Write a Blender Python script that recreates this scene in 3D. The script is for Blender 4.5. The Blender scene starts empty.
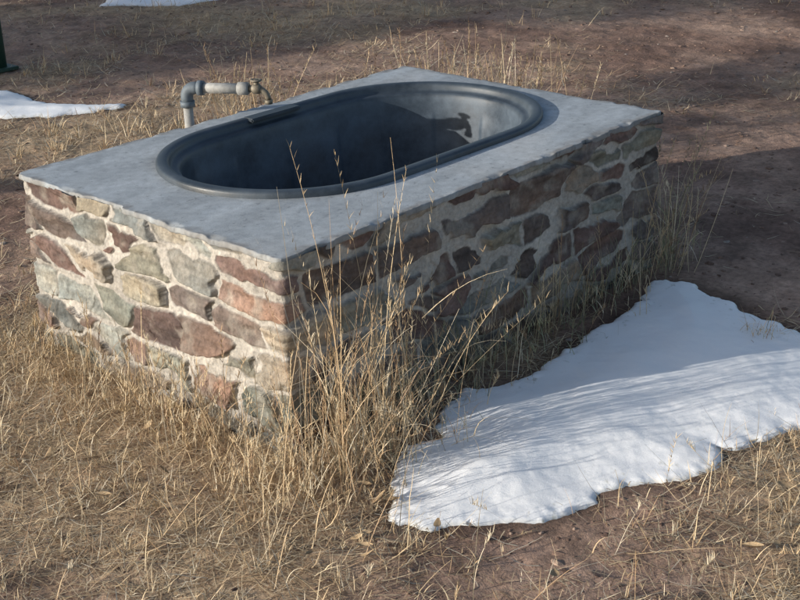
import bpy, math, numpy as np
from mathutils import Matrix, Vector
rng=np.random.default_rng(7)
H=0.55; W=1.172; L=1.729
SUN_AZ=math.radians(-28); SUN_EL=math.radians(15.8)
scn=bpy.context.scene
scn.view_settings.view_transform='Standard'; scn.view_settings.look='None'; scn.view_settings.exposure=0
# ---------------------------------------------------------------- noise
def _h(x,y,s):
    h=(x*374761393+y*668265263+s*974711)&0xffffffff
    h=((h^(h>>13))*1274126177)&0xffffffff
    return (h^(h>>16))/4294967296.0
def vn(x,y,s=0):
    xi=np.floor(x).astype(np.int64);yi=np.floor(y).astype(np.int64)
    fx=x-xi;fy=y-yi;fx=fx*fx*(3-2*fx);fy=fy*fy*(3-2*fy)
    a=_h(xi,yi,s);b=_h(xi+1,yi,s);c=_h(xi,yi+1,s);d=_h(xi+1,yi+1,s)
    return (a+(b-a)*fx)*(1-fy)+(c+(d-c)*fx)*fy
def fbm(x,y,s=0,o=4):
    r=0;a=.5;t=0
    for i in range(o):
        r=r+a*vn(x*2**i+13.7*i,y*2**i-7.3*i,s+i);t+=a;a*=.5
    return r/t-.5
def ss(a,b,x):
    t=np.clip((x-a)/(b-a),0,1);return t*t*(3-2*t)
# ---------------------------------------------------------------- mesh helper
def mk(name,V,F,mat,col=None,smooth=True,parent=None):
    V=np.asarray(V,np.float32);F=np.asarray(F,np.int32);k=F.shape[1]
    me=bpy.data.meshes.new(name);me.vertices.add(len(V));me.vertices.foreach_set('co',V.ravel())
    me.loops.add(F.size);me.loops.foreach_set('vertex_index',F.ravel())
    me.polygons.add(len(F));me.polygons.foreach_set('loop_start',np.arange(0,F.size,k,dtype=np.int32))
    if col is not None:
        c=np.ones((len(V),4),np.float32);c[:,:col.shape[1]]=col
        a=me.color_attributes.new('col','FLOAT_COLOR','POINT');a.data.foreach_set('color',c.ravel())
    me.update(calc_edges=True);me.validate()
    me.polygons.foreach_set('use_smooth',np.full(len(F),smooth))
    me.materials.append(mat);ob=bpy.data.objects.new(name,me);scn.collection.objects.link(ob)
    if parent: ob.parent=parent
    return ob
def empty(name,loc=(0,0,0)):
    e=bpy.data.objects.new(name,None);scn.collection.objects.link(e);e.location=loc;return e
def gridF(n,m,wrap=False):
    i,j=np.meshgrid(np.arange(n if wrap else n-1),np.arange(m-1),indexing='ij')
    a=(i*m+j).ravel();b=(((i+1)%n)*m+j).ravel()
    return np.stack([a,b,b+1,a+1],1)
# ---------------------------------------------------------------- materials
def mat(name,rough=.8,spec=.3):
    m=bpy.data.materials.new(name);m.use_nodes=True;nt=m.node_tree
    p=nt.nodes['Principled BSDF'];p.inputs['Roughness'].default_value=rough
    p.inputs['Specular IOR Level'].default_value=spec
    return m,nt,p
def N(nt,t,**k):
    n=nt.nodes.new(t)
    for a,b in k.items():
        if hasattr(n,a): setattr(n,a,b)
        else: n.inputs[a].default_value=b
    return n
def noise(nt,scale,detail=6,rough=.6,vec=None,dist=0):
    n=N(nt,'ShaderNodeTexNoise');n.inputs['Scale'].default_value=scale;n.inputs['Detail'].default_value=detail
    n.inputs['Roughness'].default_value=rough;n.inputs['Distortion'].default_value=dist
    if vec is not None: nt.links.new(vec,n.inputs['Vector'])
    return n
def ramp(nt,src,stops):
    r=N(nt,'ShaderNodeValToRGB');e=r.color_ramp.elements
    while len(e)<len(stops): e.new(.5)
    for q,(pos,c) in zip(e,stops):
        q.position=pos;q.color=(c,c,c,1) if isinstance(c,(int,float)) else (*c,1)
    nt.links.new(src,r.inputs[0]);return r
def mix(nt,mode,fac,a,b):
    m=N(nt,'ShaderNodeMix',data_type='RGBA',blend_type=mode)
    for s,i in ((fac,0),(a,6),(b,7)):
        if isinstance(s,(int,float)): m.inputs[i].default_value=s
        elif isinstance(s,tuple): m.inputs[i].default_value=(*s,1)
        else: nt.links.new(s,m.inputs[i])
    return m.outputs[2]
def bump(nt,p,src,strength,dist,prev=None):
    b=N(nt,'ShaderNodeBump');b.inputs['Strength'].default_value=strength;b.inputs['Distance'].default_value=dist
    nt.links.new(src,b.inputs['Height'])
    if prev is not None: nt.links.new(prev.outputs[0],b.inputs['Normal'])
    nt.links.new(b.outputs[0],p.inputs['Normal']);return b
def colmat(name,n1=60,lo=.7,hi=1.25,rough=.85,spec=.2,bs=.4,bd=.004,bscale=150):
    m,nt,p=mat(name,rough,spec)
    a=N(nt,'ShaderNodeAttribute',attribute_name='col');tc=N(nt,'ShaderNodeTexCoord')
    n=noise(nt,n1,8,.7,tc.outputs['Object']);r=ramp(nt,n.outputs[0],[(.3,lo),(.7,hi)])
    nt.links.new(mix(nt,'MULTIPLY',1.0,a.outputs[0],r.outputs[0]),p.inputs['Base Color'])
    if bs>0:
        n2=noise(nt,bscale,6,.7,tc.outputs['Object']);bump(nt,p,n2.outputs[0],bs,bd)
    return m
M_stone=colmat('fieldstone_mortar',70,.68,1.28,bs=.8,bd=.007,bscale=90)
M_slab=colmat('troweled_concrete',35,.8,1.17,rough=.85,spec=.12,bs=.3,bd=.003,bscale=180)
M_dirt=colmat('dry_dirt',45,.6,1.35,rough=.95,spec=.1,bs=.8,bd=.01,bscale=55)
def grassmat():
    m,nt,p=mat('dry_grass_blade',.65,.25)
    a=N(nt,'ShaderNodeAttribute',attribute_name='col');nt.links.new(a.outputs[0],p.inputs['Base Color'])
    return m
M_grass=grassmat()
def simple(name,c,rough,metal=0,spec=.5,scale=40,lo=.8,hi=1.15,bs=0.0):
    m,nt,p=mat(name,rough,spec);p.inputs['Metallic'].default_value=metal
    tc=N(nt,'ShaderNodeTexCoord');n=noise(nt,scale,6,.65,tc.outputs['Object'])
    r=ramp(nt,n.outputs[0],[(.3,tuple(x*lo for x in c)),(.7,tuple(min(1,x*hi) for x in c))])
    nt.links.new(r.outputs[0],p.inputs['Base Color'])
    if bs: bump(nt,p,n.outputs[0],bs,.003)
    return m
M_snow,nt,p=mat('old_snow',.6,.2)
tc=N(nt,'ShaderNodeTexCoord');n=noise(nt,85,8,.8,tc.outputs['Object']);n3=noise(nt,9,4,.5,tc.outputs['Object'])
a=N(nt,'ShaderNodeAttribute',attribute_name='col')
r=ramp(nt,n3.outputs[0],[(.3,(.91,.92,.94)),(.7,(.955,.96,.965))]);nt.links.new(mix(nt,'MULTIPLY',1.0,a.outputs[0],r.outputs[0]),p.inputs['Base Color'])
b=bump(nt,p,n.outputs[0],.3,.005);bump(nt,p,n3.outputs[0],.12,.012,b)
M_tank,nt,p=mat('dusty_black_plastic',.42,.5)
tc=N(nt,'ShaderNodeTexCoord');a=N(nt,'ShaderNodeAttribute',attribute_name='col')
n=noise(nt,6,9,.75,tc.outputs['Object'],0);r=ramp(nt,n.outputs[0],[(.38,0.0),(.70,1.0)])
c=mix(nt,'MIX',r.outputs[0],(.026,.036,.049),(.075,.098,.125))
c=mix(nt,'MULTIPLY',1.0,c,a.outputs[0]);nt.links.new(c,p.inputs['Base Color'])
n2=noise(nt,220,3,.6,tc.outputs['Object']);bump(nt,p,n2.outputs[0],.15,.002)
rr=ramp(nt,n.outputs[0],[(.35,.38),(.7,.62)]);nt.links.new(rr.outputs[0],p.inputs['Roughness'])
M_galv=simple('galvanized_pipe',(.36,.36,.35),.7,.15,lo=.6,hi=1.2)
M_elbow=simple('dark_iron_fitting',(.13,.16,.19),.65,.2)
M_brass=simple('weathered_brass',(.26,.23,.18),.65,.4,lo=.5)
M_green=simple('green_painted_steel',(.02,.055,.04),.5)
M_bark=simple('pine_bark',(.12,.08,.055),.9,scale=20,lo=.5,bs=.5)

# ---------------------------------------------------------------- snow outlines
def sdist(P,poly):
    poly=np.array(poly);d=np.full(len(P),1e9);ins=np.zeros(len(P),bool)
    for i in range(len(poly)):
        a=poly[i];b=poly[(i+1)%len(poly)];e=b-a
        t=np.clip(((P-a)@e)/(e@e),0,1);q=P-a-t[:,None]*e;d=np.minimum(d,np.hypot(q[:,0],q[:,1]))
        c=((a[1]>P[:,1])!=(b[1]>P[:,1]));
        with np.errstate(divide='ignore',invalid='ignore'):
            xx=(b[0]-a[0])*(P[:,1]-a[1])/(b[1]-a[1]+1e-12)+a[0]
        ins^=c&(P[:,0]<xx)
    return np.where(ins,d,-d)
SNOW=[(.23,-.17),(.07,-.27),(-.05,-.395),(-.026,-.491),(.06,-.575),(.164,-.667),(.315,-.733),(.36,-.70),(.574,-.85),(.686,-.847),(.72,-.80),(.831,-.903),(.942,-.929),(1.1,-1.0),(1.3,-.96),(1.42,-.80),(1.50,-.65),(1.526,-.497),(1.609,-.345),(1.649,-.173),(1.586,-.077),(1.40,-.13),(1.258,-.157),(1.009,-.144),(.814,-.178),(.651,-.159),(.57,-.089),(.47,-.11),(.398,-.153),(.33,-.22)]
SNOW2=[(1.0,4.2),(1.42,3.70),(1.62,3.50),(1.93,3.33),(2.0,3.40),(1.83,3.58),(1.76,3.85),(1.83,4.25),(1.6,4.6),(1.2,4.6)]
SNOW3=[(3.6,5.9),(4.0,5.47),(4.4,5.35),(4.65,5.6),(4.4,6.1),(3.9,6.2)]
def ground_z(x,y,o=3):
    near=np.exp(-(((x-.8)/3.0)**2+((y-.5)/3.0)**2))
    r=.05*fbm(x*.9,y*.9,50,3)*(1-near)+.018*fbm(x*5,y*5,51,o)
    return r+(.012*fbm(x*25,y*25,52,3) if o==3 else 0)
def snow_patch(poly,step,hh,seed):
    P=np.array(poly);x0,y0=P.min(0)-.08;x1,y1=P.max(0)+.08
    xs=np.arange(x0,x1,step);ys=np.arange(y0,y1,step);X,Y=np.meshgrid(xs,ys,indexing='ij')
    Q=np.stack([X.ravel(),Y.ravel()],1)
    d=sdist(Q,poly)+.06*fbm(Q[:,0]*8,Q[:,1]*8,seed,4)+.022*fbm(Q[:,0]*32,Q[:,1]*32,seed+9,4)
    dd=np.clip(d,0,None)
    # thin feathered edge that follows the ground, thicker in the middle
    g=ground_z(Q[:,0],Q[:,1]);gs=ground_z(Q[:,0],Q[:,1],2);k=ss(0,.07,dd)
    z=hh*(.30*(1-np.exp(-dd/.012))+.70*ss(0,.30,dd))+.014*fbm(Q[:,0]*2.6,Q[:,1]*2.6,seed+3,3)*ss(0,.12,dd)+.0022*fbm(Q[:,0]*28,Q[:,1]*28,seed+4,4)*ss(0,.03,dd)
    z=z+g*(1-k)+gs*.8*k+np.where(d<0,d*1.2,0)+.0005
    dirty=np.clip(1-.25*ss(.012,0,dd)-.35*ss(.25,.33,fbm(Q[:,0]*60,Q[:,1]*60,seed+7,3))*ss(.16,.0,dd),.3,1)[:,None]*np.array([1,1,1]);dirty[:,2]=dirty[:,2]**1.15
    F=gridF(len(xs),len(ys));keep=(d[F]>-.01).any(1);F=F[keep]
    u,inv=np.unique(F,return_inverse=True);V=np.stack([Q[:,0],Q[:,1],z],1)[u]
    return mk('snow_patch',V,inv.reshape(F.shape),M_snow,dirty[u])
def cover(x,y):
    c=.46+1.7*fbm(x*1.3,y*1.3,70,4)
    c=c+.3*ss(.9,.0,np.abs(x+.25))*ss(-1.2,-.2,y)*ss(2.4,1.2,y)
    c=c+.25*ss(.1,-.5,x)
    c=c-.3*ss(1.7,2.3,x)*ss(2.6,1.2,y)
    c=c-.45*np.exp(-(((x+.75)/.2)**2+((y-.05)/.25)**2))
    c=c+.4*np.exp(-(((x-1.4)/.7)**2+((y-2.7)/.6)**2))
    c=c+.25*ss(-.7,-.95,y)
    return np.clip(c,0,1)
# ---------------------------------------------------------------- ground
def axis(a,b,step,far):
    core=np.arange(a,b,step);out=[];d=step;x=b
    while x<far: d*=1.18;x+=d;out.append(x)
    lo=[];d=step;x=a
    while x>-far: d*=1.18;x-=d;lo.append(x)
    return np.array(lo[::-1]+list(core)+out)
xs=axis(-1.6,7,.018,600);ys=axis(-2,7.5,.018,600)
X,Y=np.meshgrid(xs,ys,indexing='ij');x=X.ravel();y=Y.ravel()
z=ground_z(x,y);c=cover(x,y)
dirt=np.array([.37,.255,.195]);dirt2=np.array([.21,.135,.105]);straw=np.array([.50,.375,.24])
t=ss(-.25,.25,fbm(x*2.2,y*2.2,80,5))[:,None];col=dirt*(1-t)+dirt2*t
cc=(ss(.3,1,c)*.75)[:,None];col=col*(1-cc)+straw*cc
wet=np.zeros(len(x));nr=(x>-1)&(x<2.5)&(y>-1.8)&(y<5)
sd=np.maximum(sdist(np.stack([x[nr],y[nr]],1),SNOW),sdist(np.stack([x[nr],y[nr]],1),SNOW2))
wet[nr]=ss(-.07,0,sd+.05*fbm(x[nr]*12,y[nr]*12,81,3));col=col*(1-.45*wet[:,None])
col*=(1+.9*fbm(x*14,y*14,82,4))[:,None]
mk('ground',np.stack([x,y,z],1),gridF(len(xs),len(ys)),M_dirt,np.clip(col,.02,1))
snow_patch(SNOW,.006,.036,101);snow_patch(SNOW2,.02,.04,111);snow_patch(SNOW3,.03,.05,121)

# ---------------------------------------------------------------- masonry trough
trough=empty('stone_water_trough',(0,0,0))
def path(inset,r,steps):
    x0=y0=inset;x1=L-inset;y1=W-inset
    pts=[];nr=[]
    def seg(a,b,n,st):
        a=np.array(a);b=np.array(b);k=max(2,int(np.linalg.norm(b-a)/st))
        for t in np.linspace(0,1,k,endpoint=False): pts.append(a+(b-a)*t);nr.append(n)
    def arc(c,a0,a1):
        for t in np.linspace(0,1,8,endpoint=False):
            a=a0+(a1-a0)*t;n=np.array([math.cos(a),math.sin(a)]);pts.append(np.array(c)+n*r);nr.append(n)
    h=math.pi/2
    seg((x1-r,y1),(x0+r,y1),(0,1),steps[0]);arc((x0+r,y1-r),h,2*h)
    seg((x0,y1-r),(x0,y0+r),(-1,0),steps[1]);arc((x0+r,y0+r),2*h,3*h)
    seg((x0+r,y0),(x1-r,y0),(0,-1),steps[2]);arc((x1-r,y0+r),3*h,4*h)
    seg((x1,y0+r),(x1,y1-r),(1,0),steps[3]);arc((x1-r,y1-r),0,h)
    return np.array(pts),np.array([np.array(n,float) for n in nr])
P,Nr=path(.020,.008,(.012,.003,.003,.012))
s=np.concatenate([[0],np.cumsum(np.linalg.norm(np.diff(P,axis=0),axis=1))]);PER=s[-1]+.01
zs=np.concatenate([np.arange(-.06,0,.01),np.arange(0,H-.005,.003)])
U,Z=np.meshgrid(s,zs,indexing='ij');u=U.ravel();z=Z.ravel()
uw=u+.016*fbm(u*9,z*9,200,2)+.006*fbm(u*45,z*45,202,3);zw=z+.014*fbm(u*4,z*9,201,2)+.006*fbm(u*45,z*45,203,3)
r3=np.random.default_rng(21)
seeds=[]
zr=-.05
while zr<H+.05:
    rh=r3.uniform(.065,.12);q=r3.uniform(0,.2)
    while q<PER:
        wd=r3.choice([r3.uniform(.07,.13),r3.uniform(.15,.36)],p=[.4,.6])
        if r3.random()<.22 and wd>.12:
            seeds.append((q+wd/2,zr+rh*.2));seeds.append((q+wd/2+r3.uniform(-.05,.05),zr+rh*.8))
        else: seeds.append((q+wd/2+r3.uniform(-.01,.01),zr+rh/2+r3.uniform(-.018,.018)))
        q+=wd
    zr+=rh
seeds=np.array(seeds);ns=len(seeds);SX=.40;PW=r3.uniform(0,.014,ns)
ids=np.empty(len(u),int);bd=np.empty(len(u))
skew=r3.normal(0,.13,ns);skz=r3.normal(0,.45,ns)
for k in range(0,len(u),8000):
    sl=slice(k,k+8000)
    um=uw[sl].mean();cand=np.where(np.abs((seeds[:,0]-um+PER/2)%PER-PER/2)<.75)[0]
    du=uw[sl,None]-seeds[None,cand,0];du=(du+PER/2)%PER-PER/2;dz=zw[sl,None]-seeds[None,cand,1]
    a=(du+skz[cand]*dz)*SX;b=dz+skew[cand]*du*.6
    d=((a*a)**2+(b*b)**2)**.25+1e-6
    a3=a*a*a/d**3;b3=b*b*b/d**3
    gu=a3*SX+b3*skew[cand]*.6;gz=a3*skz[cand]*SX+b3
    d=d-PW[None,cand]
    ii=np.argpartition(d,4,axis=1)[:,:5];rr_=np.arange(len(ii))[:,None]
    dd=d[rr_,ii];o=dd.argsort(1);ii=np.take_along_axis(ii,o,1);dd=np.take_along_axis(dd,o,1)
    G=np.hypot(gu[rr_,ii[:,1:]]-gu[rr_,ii[:,:1]],gz[rr_,ii[:,1:]]-gz[rr_,ii[:,:1]])
    bd[sl]=((dd[:,1:]-dd[:,:1])/np.maximum(G,.25)).min(1);ids[sl]=cand[ii[:,0]]
th=r3.uniform(.002,.010,ns);prot=r3.uniform(.008,.024,ns);ta=r3.normal(0,.10,ns);tb=r3.normal(0,.18,ns)
e=bd-th[ids]-.026*ss(.02,.32,fbm(u*9,z*12,210,4))
mask=ss(-.001,.003,e);du=(uw-seeds[ids,0]+PER/2)%PER-PER/2;dz=zw-seeds[ids,1]
fac=np.abs(fbm(u*12+ids*3.1,z*24+ids*1.7,220,2))*.02
hst=prot[ids]*(.8+.2*ss(0,.006,e))+np.clip(ta[ids]*du,-.012,.012)+np.clip(tb[ids]*dz,-.01,.01)-fac+.006*fbm(u*70,z*70,221,3)
hm=.004+.014*fbm(u*12,z*12,222,4)+.009*fbm(u*60,z*60,223,3)
h=hm*(1-mask)+np.maximum(hst,hm*.3)*mask
pal=np.array([(.235,.23,.19),(.275,.26,.215),(.235,.165,.135),(.17,.115,.10),(.36,.31,.25),(.215,.215,.20),(.175,.14,.125),(.30,.29,.255),(.27,.21,.16),(.12,.095,.085)])
pS=np.array([.17,.17,.13,.06,.14,.11,.06,.11,.07,.0]);pLShade=np.array([.05,.05,.11,.22,.03,.07,.23,.02,.07,.17])  # second set favours dark purple-brown, painting shade into the long side's stones
isS=(seeds[:,0]%PER<1.75+W)
ch=np.where(isS,r3.choice(10,ns,p=pS/pS.sum()),r3.choice(10,ns,p=pLShade/pLShade.sum()))
sc=pal[ch]*r3.uniform(.75,1.2,(ns,1))
cs=sc[ids]*(1+.9*fbm(u*7+ids*5.3,z*55+ids,230,4)+.6*fbm(u*40,z*40,236,3))[:,None]
wt=fbm(u*6+ids*2.1,z*9,235,3);cs=cs*(1+wt[:,None]*np.array([.5,.15,-.15]))
st=ss(.02,.28,fbm(u*18,z*18,231,4))[:,None]*.5;cs=cs*(1-st)+np.array([.36,.33,.285])*st
cm=np.array([.47,.44,.40])*(1+.7*fbm(u*7,z*7,232,5))[:,None]
crev=(ss(.005,-.001,np.abs(e))*ss(-.1,.2,fbm(u*8,z*8,237,3)))[:,None]*.5
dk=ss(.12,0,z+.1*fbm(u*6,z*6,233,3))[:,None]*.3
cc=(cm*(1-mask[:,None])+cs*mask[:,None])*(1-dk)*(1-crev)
V=np.concatenate([np.repeat(P,len(zs),0)+np.repeat(Nr,len(zs),0)*h[:,None],z[:,None]],1)
F=gridF(len(s),len(zs),True)
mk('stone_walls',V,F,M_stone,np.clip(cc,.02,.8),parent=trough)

CX,CY,A,B=.915,.625,.695,.42
def stad_ray(th,off):
    r=B-off;c=A-B
    dx=np.cos(th);dy=np.sin(th)
    t1=r/np.abs(dy)
    ok=np.abs(t1*dx)<=c
    b=np.abs(dx)*c;t2=b+np.sqrt(np.maximum(b*b-(c*c-r*r),0))
    return np.where(ok,t1,t2)
NA=1800
th=np.linspace(0,2*math.pi,NA,endpoint=False)+.0007
cor=[math.atan2(yy-CY,xx-CX)%(2*math.pi) for xx in (0,L) for yy in (0,W)]
for c0 in cor: th[np.abs(th-c0).argmin()]=c0
tx=np.where(np.cos(th)>0,(L-CX)/np.cos(th),-CX/np.cos(th));ty=np.where(np.sin(th)>0,(W-CY)/np.sin(th),-CY/np.sin(th))
ro=np.minimum(tx,ty);ri=stad_ray(th,.02)
ex=CX+ro*np.cos(th);ey=CY+ro*np.sin(th)
ro=ro-.004+.012*fbm(ex*5+ey*2,ey*5-ex*2,300,3)+.007*fbm(ex*40,ey*40,301,3)-.012*ss(.14,.22,fbm(ex*9,ey*9,302,3))
for c0 in cor: ro-=.010*np.exp(-((th-c0)/.008)**2)
fr=np.linspace(0,1,110)**.8;rows=[];zz=[];kk=[]
for f in fr: rows.append(ri+(ro-.003-ri)*f);zz.append(0);kk.append(0)
for dr,dzz in ((-.001,-.0006),(0,-.0025),(.0003,-.008),(0,-.013),(-.002,-.017),(-.02,-.020)): rows.append(ro+dr);zz.append(dzz);kk.append(1)
R=np.stack(rows,1);X=CX+R*np.cos(th)[:,None];Y=CY+R*np.sin(th)[:,None]
Zt=H+np.array(zz)[None,:]+.005*fbm(X*2.5,Y*2.5,310,2)+.0018*fbm(X*7,Y*20,311,4)
edge=np.minimum(np.minimum(X,L-X),np.minimum(Y,W-Y))
Zt=Zt-.006*ss(.03,0,edge)*ss(.05,.25,fbm(X*12,Y*12,312,3))+.003*fbm(X*60,Y*60,313,2)*ss(.02,0,edge)
lower=np.array(kk)[None,:]*(.005*fbm(X*50,Y*50+np.array(zz)*50,314,3))
X=X+lower*np.cos(th)[:,None];Y=Y+lower*np.sin(th)[:,None]
x=X.ravel();y=Y.ravel();ed=edge.ravel()
col=np.tile(np.array([.375,.41,.44]),(len(x),1))*(1+.55*fbm(x*3,y*3,320,5)+.45*fbm(x*2.5+y*1.5,y*16-x*3,321,4))[:,None]
tt=(ss(.03,.3,fbm(x*2.6,y*2.6,322,4))*.4)[:,None];col=col*(1-tt)+np.array([.50,.49,.47])*tt
tt=(ss(.035,.0,ed+.07*fbm(x*20,y*20,323,4))*.6)[:,None];col=col*(1-tt)+np.array([.20,.18,.16])*tt
din=np.abs(np.repeat(np.arange(R.shape[1])[None,:],NA,0).ravel()*.004)
tt=(ss(.05,.0,din+.05*fbm(x*9,y*9,326,3))*.35)[:,None];col=col*(1-tt)+np.array([.22,.225,.23])*tt
sp=ss(.28,.36,fbm(x*90,y*90,324,2));col*=(1-.3*sp)[:,None]
mk('concrete_slab',np.stack([x,y,Zt.ravel()],1),gridF(NA,R.shape[1],True)[:,::-1],M_slab,np.clip(col,.03,.8),parent=trough)

prof=[(0,-.02),(-.001,.006),(.002,.012),(.007,.015),(.018,.016),(.030,.015),(.037,.011),(.040,.004),(.042,-.006),(.047,-.011),(.058,-.012),(.066,-.014),(.070,-.020),(.073,-.03)]
nw=24
for i in range(1,nw+1):
    t=i/nw;prof.append((.073+.045*t,-.03-.40*t))
prof+=[(.125,-.445),(.15,-.455),(.22,-.458),(.32,-.459),(.415,-.46)]
NT=720;tl=np.linspace(0,1,NT,endpoint=False);c=A-B
def stad_pt(tq,r):
    arc=math.pi*B;st=2*c;Pm=2*(arc+st);q=(tq*Pm)
    X=np.zeros_like(q);Y=np.zeros_like(q)
    m=q<arc;a=-math.pi/2+q/B;X[m]=c+r[m]*np.cos(a[m]);Y[m]=r[m]*np.sin(a[m])
    m=(q>=arc)&(q<arc+st);X[m]=c-(q[m]-arc);Y[m]=r[m]
    m=(q>=arc+st)&(q<2*arc+st);a=math.pi/2+(q-arc-st)/B;X[m]=-c+r[m]*np.cos(a[m]);Y[m]=r[m]*np.sin(a[m])
    m=q>=2*arc+st;X[m]=-c+(q[m]-2*arc-st);Y[m]=-r[m]
    return X+CX,Y+CY
rowsX=[];rowsY=[];rz=[];cl=[]
rib=ss(-.15,.15,np.sin(tl*2*math.pi*8+.6))
for k,(o,zq) in enumerate(prof):
    amp=.006*ss(-.07,-.12,np.array(zq))*ss(-.43,-.36,np.array(zq))
    r=B-o-amp*rib;X,Y=stad_pt(tl,r);rowsX.append(X);rowsY.append(Y);rz.append(np.full(NT,H+.004+zq))
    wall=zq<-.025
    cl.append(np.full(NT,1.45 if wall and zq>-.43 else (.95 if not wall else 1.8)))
X=np.stack(rowsX,1);Y=np.stack(rowsY,1);Zt=np.stack(rz,1);cq=np.stack(cl,1).ravel()
mk('oval_stock_tank',np.stack([X.ravel(),Y.ravel(),Zt.ravel()],1),gridF(NT,X.shape[1],True)[:,::-1],M_tank,np.repeat(cq[:,None],3,1),parent=trough)
import bmesh
def bevel_box(name,cx,cy,cz,sx,sy,sz,bev,m,parent=None,rot=0):
    bm=bmesh.new();bmesh.ops.create_cube(bm,size=1);bmesh.ops.scale(bm,vec=(sx,sy,sz),verts=bm.verts)
    bmesh.ops.bevel(bm,geom=bm.edges[:],offset=bev,segments=3,affect='EDGES')
    me=bpy.data.meshes.new(name);bm.to_mesh(me);bm.free()
    if m==M_tank:
        a=me.color_attributes.new('col','FLOAT_COLOR','POINT');a.data.foreach_set('color',[.8]*(len(me.vertices)*4))
    me.materials.append(m);ob=bpy.data.objects.new(name,me);scn.collection.objects.link(ob);ob.location=(cx,cy,cz);ob.rotation_euler[2]=rot
    if parent: ob.parent=parent
    return ob
bevel_box('float_valve_ledge',.90,1.014,H+.014,.22,.050,.014,.004,M_tank,trough)

# ---------------------------------------------------------------- tubes
def tube(name,pts,rad,m,parent=None,n=20,cap=True):
    pts=[Vector(p) for p in pts];V=[];prev=None
    for i,pq in enumerate(pts):
        d=((pts[min(i+1,len(pts)-1)]-pts[max(i-1,0)])).normalized()
        if prev is None:
            a=d.orthogonal().normalized()
        else: a=(prev-d*prev.dot(d)).normalized()
        prev=a;b=d.cross(a);r=rad[i] if hasattr(rad,'__len__') else rad
        for k in range(n):
            t=2*math.pi*k/n;V.append(pq+(a*math.cos(t)+b*math.sin(t))*r)
    F=[(i*n+k,i*n+(k+1)%n,(i+1)*n+(k+1)%n,(i+1)*n+k) for i in range(len(pts)-1) for k in range(n)]
    me=bpy.data.meshes.new(name)
    if cap: F+=[tuple(range(n))[::-1],tuple((len(pts)-1)*n+k for k in range(n))]
    me.from_pydata([tuple(v) for v in V],[],F);me.materials.append(m)
    for pl in me.polygons: pl.use_smooth=len(pl.vertices)==4
    ob=bpy.data.objects.new(name,me);scn.collection.objects.link(ob)
    if parent: ob.parent=parent
    return ob
tap=empty('water_tap')
ZP=H+.100
e0=Vector((.738,1.257,ZP));e1=Vector((.853,1.067,ZP));d=(e1-e0).normalized();up=Vector((0,0,1))
tube('riser',[(e0.x,e0.y,-.05),(e0.x,e0.y,ZP-.05)],.0165,M_galv,tap)
bend=[e0+Vector((0,0,-.055))]
for k in range(9):
    t=k/8*math.pi/2;bend.append(e0+Vector((0,0,-.03))+d*.03*(1-math.cos(t))+up*.03*math.sin(t))
bend.append(e0+d*.05)
tube('elbow',bend,.021,M_elbow,tap)
tube('elbow_collar_a',[e0+up*-.065,e0+up*-.045],.025,M_elbow,tap)
tube('elbow_collar_b',[e0+d*.042,e0+d*.062],.025,M_elbow,tap)
tube('pipe',[e0+d*.04,e1],.0175,M_galv,tap)
tube('coupling_end',[e1-d*.04,e1-d*.038,e1-d*.004,e1-d*.002],[.0175,.0215,.0215,.0175],M_galv,tap)
tube('tap_body',[e1-d*.01,e1+d*.010,e1+d*.015,e1+d*.036,e1+d*.042],[.012,.012,.017,.017,.011],M_brass,tap)
q=e1+d*.026
sp=[q,q+d*.018-up*.004,q+d*.032-up*.014,q+d*.038-up*.028,q+d*.039-up*.036]
tube('spout',sp,[.011,.011,.010,.0095,.0095],M_brass,tap)
tube('spout_thread',[sp[-1],sp[-1]-up*.014],.013,M_brass,tap)
tube('stem',[q,q+up*.026],.0055,M_brass,tap)
tube('bonnet_nut',[q+up*.012,q+up*.022],.010,M_brass,tap,n=6)
ring=[q+up*.029+Vector((math.cos(t),math.sin(t),0))*.016 for t in np.linspace(0,2*math.pi,25)]
tube('handwheel',ring,.004,M_brass,tap,n=8)
sd=Vector((-d.y,d.x,0))
tube('wheel_spoke_a',[q+up*.029-d*.016,q+up*.029+d*.016],.003,M_brass,tap,n=8)
tube('wheel_spoke_b',[q+up*.029-sd*.016,q+up*.029+sd*.016],.003,M_brass,tap,n=8)

post=empty('fence_post')
tube('post_tube',[(2.05,4.72,-.1),(2.05,4.72,1.3)],.05,M_green,post)
tube('post_cap',[(2.05,4.72,1.3),(2.05,4.72,1.305),(2.05,4.72,1.33),(2.05,4.72,1.345)],[.052,.055,.045,.012],M_green,post)
bevel_box('base_flange',2.05,4.72,.012,.17,.17,.02,.004,M_green,post)

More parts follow.
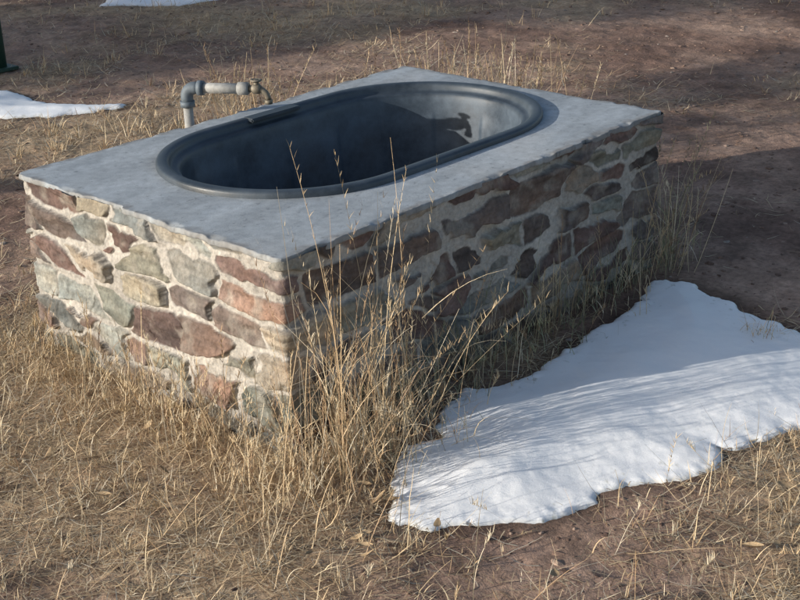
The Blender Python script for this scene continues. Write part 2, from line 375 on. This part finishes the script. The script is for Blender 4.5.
# ---------------------------------------------------------------- grass
class Acc:
    def __init__(s): s.V=[];s.F=[];s.C=[];s.n=0
    def add(s,V,F,C): s.V.append(V);s.F.append(F+s.n);s.C.append(C);s.n+=len(V)
    def make(s,name,parent=None): return mk(name,np.concatenate(s.V),np.concatenate(s.F),M_grass,np.concatenate(s.C),parent=parent)
def blades(acc,B,h,az,a0,a1,w,col,segs=4,kink=None,tap=.6,wmin=.12):
    n=len(B);t=np.linspace(0,1,segs+1)
    ang=a0[:,None]+a1[:,None]*t[None,:]**1.3
    if kink is not None:
        kp=rng.uniform(.35,.85,n)[:,None];ang=ang+np.where(t[None,:]>kp,kink[:,None],0)
    st=h[:,None]/segs;azz=az[:,None]+rng.normal(0,.18,(n,1))*t[None,:]*2
    dx=np.sin(ang)*np.cos(azz)*st;dy=np.sin(ang)*np.sin(azz)*st;dz=np.cos(ang)*st
    z0=np.zeros((n,1))
    X=B[:,0:1]+np.concatenate([z0,np.cumsum(dx[:,:-1],1)],1);Y=B[:,1:2]+np.concatenate([z0,np.cumsum(dy[:,:-1],1)],1)
    Zz=B[:,2:3]+np.concatenate([z0,np.cumsum(dz[:,:-1],1)],1)
    Zz=np.maximum(Zz,ground_z(X,Y)+.002+.004*rng.random((n,1)))
    pz=az+math.pi/2+rng.normal(0,.6,n)
    ww=w[:,None]*np.maximum((1-t[None,:])**tap,wmin)/2
    PX=np.cos(pz)[:,None]*ww;PY=np.sin(pz)[:,None]*ww
    V=np.stack([np.stack([X-PX,Y-PY,Zz],-1),np.stack([X+PX,Y+PY,Zz],-1)],2)
    base=(np.arange(n)*(segs+1)*2)[:,None]+np.arange(segs)[None,:]*2
    F=np.stack([base,base+1,base+3,base+2],-1).reshape(-1,4)
    cv=np.repeat(col[:,None,:],(segs+1)*2,1).copy()
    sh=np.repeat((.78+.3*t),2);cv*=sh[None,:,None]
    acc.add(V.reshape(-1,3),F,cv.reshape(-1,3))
    return X,Y,Zz,ang
pals=np.array([(.70,.55,.35),(.76,.63,.43),(.64,.48,.30),(.48,.33,.20),(.80,.70,.53),(.33,.22,.14)])
def gcol(n,p=(.25,.2,.2,.13,.14,.08),g=0.0):
    c=pals[rng.choice(6,n,p=p)]*rng.uniform(.8,1.1,(n,1))
    if g>0:
        k=(rng.random(n)<g)[:,None];c=np.where(k,np.array([.30,.30,.19])*rng.uniform(.7,1.3,(n,1)),c)
    return c
def base(x,y): return np.stack([x,y,ground_z(x,y)-.004],1)
def blocked(x,y,m=.0):
    return (x>-m)&(x<L+m)&(y>-m)&(y<W+m)
def insnow(x,y,m=0.0):
    Q=np.stack([x,y],1);return (sdist(Q,SNOW)>m)|(sdist(Q,SNOW2)>m)
def spread(n,x0,x1,y0,y1,dens=cover,pw=1.0,snowm=-.01):
    x=rng.uniform(x0,x1,n);y=rng.uniform(y0,y1,n)
    k=(rng.random(n)<dens(x,y)**pw)&~blocked(x,y,.01)
    x=x[k];y=y[k];k=~insnow(x,y,snowm);return x[k],y[k]
A1=Acc()
for (n,x0,x1,y0,y1,hh,ww) in ((80000,-1.2,1.6,-1.6,1.6,.055,.0026),(38000,-.8,4,1.0,4.6,.06,.0038),(32000,1.6,7,-1,7.2,.055,.0042),(15000,0,5,3,7.4,.055,.0042)):
    x,y=spread(n,x0,x1,y0,y1,pw=1.3,snowm=.012);m=len(x)
    blades(A1,base(x,y),hh*rng.lognormal(0,.5,m),rng.uniform(0,6.28,m),rng.normal(1.35,.25,m),rng.normal(.15,.3,m),ww*rng.uniform(.5,1.3,m),gcol(m,(.22,.15,.22,.18,.1,.13)),3)
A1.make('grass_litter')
A2=Acc()
def tufts(acc,nt,x0,x1,y0,y1,per,h,sp,pw=2.0,g=0,w=.0026,dens=cover,lean=.55):
    x,y=spread(nt,x0,x1,y0,y1,dens,pw);k=rng.poisson(per,len(x));x=np.repeat(x,k);y=np.repeat(y,k)
    th=np.repeat(rng.lognormal(0,.3,len(k)),k);m=len(x);az=rng.uniform(0,6.28,m);r=np.abs(rng.normal(0,sp,m))
    x=x+r*np.cos(az);y=y+r*np.sin(az);ok=~blocked(x,y,-.005)&~insnow(x,y,.01);x=x[ok];y=y[ok];az=az[ok];th=th[ok];m=len(x)
    blades(acc,base(x,y),h*th*rng.uniform(.4,1.3,m),az+rng.normal(0,.5,m),np.abs(rng.normal(.2,lean*.8,m)),np.abs(rng.normal(.6,lean,m)),w*rng.uniform(.5,1.3,m),gcol(m,g=g),5,kink=np.where(rng.random(m)<.25,rng.uniform(.5,1.8,m),0))
tufts(A2,1000,-1.2,.1,-1.5,1.8,14,.052,.025,lean=.75)
tufts(A2,700,0,1.4,-1.7,-.5,10,.05,.02,w=.0024,lean=.75)
tufts(A2,900,-.6,3,1.2,4.5,13,.07,.03,w=.0038,lean=.7)
tufts(A2,1000,2,7,0,7,11,.06,.04,w=.0042,lean=.75)
A2.make('grass_tufts')
A3=Acc()
def stalks(acc,x,y,hm,hs,g=0,w=.0022,lean=.18,seed=.5,azb=None,curl=.25):
    m=len(x);ok=~blocked(x,y,-.002);x=x[ok];y=y[ok];m=len(x)
    h=np.clip(rng.normal(hm,hs,m),hm*.3,hm*2);az=rng.uniform(0,6.28,m) if azb is None else rng.normal(azb,.9,m)
    kink=np.where(rng.random(m)<.22,rng.uniform(.4,2.0,m),0)
    cl=gcol(m,g=g)
    X,Y,Z,ang=blades(acc,base(x,y),h,az,np.abs(rng.normal(0,lean,m)),np.abs(rng.normal(0,curl,m)),w*rng.uniform(.6,1.2,m),cl,9,kink,tap=.35,wmin=.3)
    for f in (2,4):
        k=rng.random(m)<.55;i=np.where(k)[0];B0=np.stack([X[i,f],Y[i,f],Z[i,f]],1)
        blades(acc,B0,h[i]*rng.uniform(.15,.4,len(i)),rng.uniform(0,6.28,len(i)),rng.uniform(.2,.8,len(i)),rng.uniform(.5,2.2,len(i)),w*1.2*rng.uniform(.6,1.3,len(i)),cl[i]*1.05,5)
    i=np.where((rng.random(m)<seed)&(kink<.1))[0]
    for f in np.linspace(6.5,9,9):
        a=int(f);b=min(a+1,9);t=f-a
        B0=np.stack([X[i,a]*(1-t)+X[i,b]*t,Y[i,a]*(1-t)+Y[i,b]*t,Z[i,a]*(1-t)+Z[i,b]*t],1)
        for _ in range(2):
            blades(acc,B0,rng.uniform(.010,.028,len(i)),rng.uniform(0,6.28,len(i)),rng.uniform(.2,.7,len(i)),rng.uniform(-.1,.5,len(i)),np.full(len(i),w*1.0),cl[i]*.95,2)
def nrm(n,cx,cy,sx,sy): return rng.normal(cx,sx,n),rng.normal(cy,sy,n)
x,y=nrm(115,.09,-.13,.12,.06);stalks(A3,x,y,.46,.16,lean=.19,seed=.6)
x,y=nrm(100,.10,-.16,.10,.06);stalks(A3,x,y,.32,.12,lean=.4,curl=.9,seed=.3)
x,y=nrm(260,.02,-.16,.17,.09);stalks(A3,x,y,.17,.07,lean=.55,curl=.7,seed=.2)
x,y=nrm(30,-.08,.05,.05,.12);stalks(A3,x,y,.28,.1,lean=.25)
x=-np.abs(rng.normal(0,.10,360))-.01;y=rng.uniform(-.15,1.35,360);stalks(A3,x,y,.10,.04,lean=.55,curl=.6,seed=.2)
x=-np.abs(rng.normal(0,.06,45))-.01;y=rng.uniform(-.1,1.2,45);stalks(A3,x,y,.20,.07,lean=.3,seed=.5)
x,y=nrm(110,-.10,.42,.06,.12);stalks(A3,x,y,.17,.06,lean=.45,seed=.4)
x=rng.uniform(.15,1.75,360);y=-np.abs(rng.normal(0,.045,360))-.01;stalks(A3,x,y,.16,.07,g=.45,lean=.3,curl=.6,seed=.2)
x=rng.uniform(.3,1.7,60);y=-np.abs(rng.normal(0,.04,60))-.01;stalks(A3,x,y,.28,.08,g=.3,lean=.25)
x,y=nrm(260,2.25,1.35,.28,.18);stalks(A3,x,y,.42,.10,w=.0034,lean=.13)
x,y=nrm(120,1.45,1.75,.10,.12);stalks(A3,x,y,.42,.11,w=.0032,lean=.17)
x,y=nrm(220,1.9,1.7,.4,.25);stalks(A3,x,y,.25,.08,w=.003,lean=.3)
x=L+np.abs(rng.normal(0,.06,90))+.01;y=rng.uniform(-.1,1.2,90);stalks(A3,x,y,.30,.1,w=.0028,lean=.25)
x,y=nrm(60,1.75,-.02,.05,.06);stalks(A3,x,y,.36,.1,g=.3,lean=.25,curl=.5)
x,y=nrm(45,1.40,-.56,.03,.03);stalks(A3,x,y,.08,.02,g=.3,lean=.6,curl=.6,seed=0)
x=rng.uniform(.1,1.5,60);y=rng.uniform(-.26,-.1,60);stalks(A3,x,y,.11,.04,g=.4,lean=.5,curl=.6,seed=.2)
x=rng.uniform(-.1,1.1,80);y=rng.uniform(-.98,-.55,80);k=~insnow(x,y,.03);stalks(A3,x[k],y[k],.08,.03,lean=.9,curl=.6,seed=.1)
x=rng.uniform(-.7,1.2,260);y=rng.uniform(-1.5,-.45,260);k=~insnow(x,y,-.02);stalks(A3,x[k],y[k],.17,.07,lean=1.1,curl=.3,seed=.2)
x=rng.uniform(-1.1,-.1,200);y=rng.uniform(-.6,1.3,200);stalks(A3,x,y,.14,.06,lean=1.0,curl=.4,seed=.2)
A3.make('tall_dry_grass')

# ---------------------------------------------------------------- fallen leaves
M_leaf=colmat('dead_leaf',90,.7,1.2,rough=.7,bs=.2)
def leaves(n):
    V=[];F=[];C=[];k=0
    for i in range(n):
        if i<22: cx,cy=rng.normal(-.02,.16),rng.normal(-.32,.12)
        else: cx,cy=rng.uniform(-1,1.3),rng.uniform(-1.4,1.2)
        if (0<cx<L and 0<cy<W) or insnow(np.array([cx]),np.array([cy]),0)[0]: continue
        s=rng.uniform(.012,.026);a=rng.uniform(0,6.28);cu=rng.uniform(-.5,.9);ti=rng.normal(0,.4)
        z0=float(ground_z(np.array([cx]),np.array([cy]))[0])+rng.uniform(.012,.03);c=np.array([.55,.40,.24])*rng.uniform(.5,1.25)
        for iu in range(6):
            t=iu/5;wv=s*.42*math.sin(math.pi*min(1,t*.93+.05))**.8
            for sgn in (-1,0,1):
                lx=(t-.5)*2*s;ly=sgn*wv;lz=abs(sgn)*wv*cu+s*.5*(t-.5)**2*4*.5+lx*ti
                V.append((cx+lx*math.cos(a)-ly*math.sin(a),cy+lx*math.sin(a)+ly*math.cos(a),z0+lz));C.append(c*(.85 if sgn==0 else 1))
        for iu in range(5):
            for j in range(2): b=k+iu*3+j;F.append((b,b+3,b+4,b+1))
        k+=18
    mk('fallen_leaves',np.array(V),np.array(F),M_leaf,np.array(C))
leaves(75)

# ---------------------------------------------------------------- clods
M_clod=colmat('soil_clod',80,.6,1.4,rough=.95,spec=.1,bs=.6,bd=.003,bscale=200)
bm=bmesh.new();bmesh.ops.create_icosphere(bm,subdivisions=1,radius=1);ico=np.array([v.co[:] for v in bm.verts]);bm.verts.index_update();icf=np.array([[v.index for v in f.verts] for f in bm.faces]);bm.free()
def clods(name,n,x0,x1,y0,y1,s0):
    x=rng.uniform(x0,x1,n);y=rng.uniform(y0,y1,n);k=~blocked(x,y,.03)&~insnow(x,y,-.02);x=x[k];y=y[k];n=len(x)
    s=np.minimum(s0*rng.lognormal(0,.45,n),s0*2.6);V=ico[None]*(1+rng.normal(0,.18,(n,12,1)))*s[:,None,None]*np.stack([rng.uniform(.7,1.4,n),rng.uniform(.7,1.4,n),rng.uniform(.3,.6,n)],1)[:,None,:]
    V=V+np.stack([x,y,ground_z(x,y)],1)[:,None,:]
    F=(icf[None]+(np.arange(n)*12)[:,None,None]).reshape(-1,3)
    pc=np.array([(.23,.155,.12),(.15,.10,.08),(.33,.24,.19),(.33,.28,.24)])[rng.choice(4,n,p=[.4,.35,.2,.05])]
    return mk(name,V.reshape(-1,3),F,M_clod,np.repeat(pc,12,0),smooth=False)
clods('soil_clods',6000,-1.2,1.8,-1.7,1.6,.0034)
clods('soil_clods',9000,0,7,-1,7.3,.0058)

# ---------------------------------------------------------------- unseen pines, added off to the left to cast the background shadow
M_needle=colmat('pine_needles',5,.6,1.3,bs=0)
def shadow_pine(n_,s_,ht,rad,cb,seed,dn=1.0):
    x=.469*n_+.883*s_;y=.883*n_-.469*s_
    r=np.random.default_rng(seed);e=empty('added_shadow_pine')
    tp=[(x+.05*math.sin(k*.9),y+.05*math.cos(k*1.3),ht*k/8-.1) for k in range(9)]
    tube('trunk',tp,[.14*(1-k/8.5)+.01 for k in range(9)],M_bark,e,n=12)
    V=[];C=[];nb=int((ht-cb)*16)
    for b_ in range(nb):
        zc=cb+(ht-cb)*(b_/nb)**.9;ln=rad*(1-(zc-cb)/(ht-cb))**.6*r.uniform(.6,1.1)+.15;az=r.uniform(0,6.28)
        if b_%4==0:
            tube('limb_%d'%b_,[(x,y,zc),(x+ln*.5*math.cos(az),y+ln*.5*math.sin(az),zc+.05),(x+ln*math.cos(az),y+ln*math.sin(az),zc-.03)],[.025,.016,.006],M_bark,e,n=6)
        m=int(110*ln*dn)+10;t=r.uniform(.1,1,m)**.7
        c=np.stack([x+ln*t*math.cos(az),y+ln*t*math.sin(az),zc+.06*np.sin(t*3)],1)+r.normal(0,.13,(m,3))*[1,1,.7]
        dd=r.normal(0,1,(m,3))+np.array([math.cos(az),math.sin(az),.3]);dd/=np.linalg.norm(dd,axis=1)[:,None];dd*=r.uniform(.08,.16,(m,1))
        sd_=np.cross(dd,r.normal(0,1,(m,3)));sd_/=np.linalg.norm(sd_,axis=1)[:,None];sd_*=.025
        V.append(np.stack([c-sd_,c+sd_,c+dd+sd_*.3,c+dd-sd_*.3],1).reshape(-1,3));C.append(np.repeat(np.array([.05,.085,.035])*r.uniform(.6,1.4,(m,1)),4,0))
    V=np.concatenate(V);mk('needles',V,np.arange(len(V)).reshape(-1,4),M_needle,np.concatenate(C),smooth=False,parent=e)
shadow_pine(6.1,-9,8.5,1.5,.3,1,1.6)
shadow_pine(5.4,-12,9.5,1.3,.8,2,1.6)
shadow_pine(7.2,-14,8,1.4,.6,3)
shadow_pine(2.75,-7.5,6.5,.95,2.8,4,1.2)

# ---------------------------------------------------------------- light, sky, camera
w=bpy.data.worlds.new("World");scn.world=w;w.use_nodes=True;nt=w.node_tree
sky=nt.nodes.new('ShaderNodeTexSky');sky.sky_type='NISHITA';sky.sun_disc=False
sx,sy=-math.cos(SUN_AZ),-math.sin(SUN_AZ)
sky.sun_elevation=SUN_EL;sky.sun_rotation=math.atan2(sx,sy);sky.altitude=500;sky.air_density=1;sky.dust_density=2.6
nt.links.new(sky.outputs[0],nt.nodes['Background'].inputs[0]);nt.nodes['Background'].inputs[1].default_value=.15
ld=bpy.data.lights.new('sun','SUN');ld.energy=5;ld.angle=math.radians(.53);ld.color=(1,.95,.86)
sun=bpy.data.objects.new('sun',ld);scn.collection.objects.link(sun)
dv=Vector((math.cos(SUN_EL)*math.cos(SUN_AZ),math.cos(SUN_EL)*math.sin(SUN_AZ),-math.sin(SUN_EL)))
sun.rotation_euler=dv.to_track_quat('-Z','Y').to_euler();sun.location=(-10,6,6)
yaw,pitch,roll,f=.7568,.3992,-.0361,1.3191
fw=np.array([math.cos(pitch)*math.cos(yaw),math.cos(pitch)*math.sin(yaw),-math.sin(pitch)])
r=np.cross(fw,[0,0,1]);r/=np.linalg.norm(r);u_=np.cross(r,fw)
r2=r*math.cos(roll)+u_*math.sin(roll);u2=-r*math.sin(roll)+u_*math.cos(roll)
cd=bpy.data.cameras.new('camera');cam=bpy.data.objects.new('camera',cd);scn.collection.objects.link(cam)
cd.sensor_width=36;cd.lens=f*1000/800*36;cd.clip_end=2000;cd.clip_start=.05
M=Matrix(((r2[0],u2[0],-fw[0],-1.9741),(r2[1],u2[1],-fw[1],-2.2603),(r2[2],u2[2],-fw[2],1.6958),(0,0,0,1)))
cam.matrix_world=M;scn.camera=cam
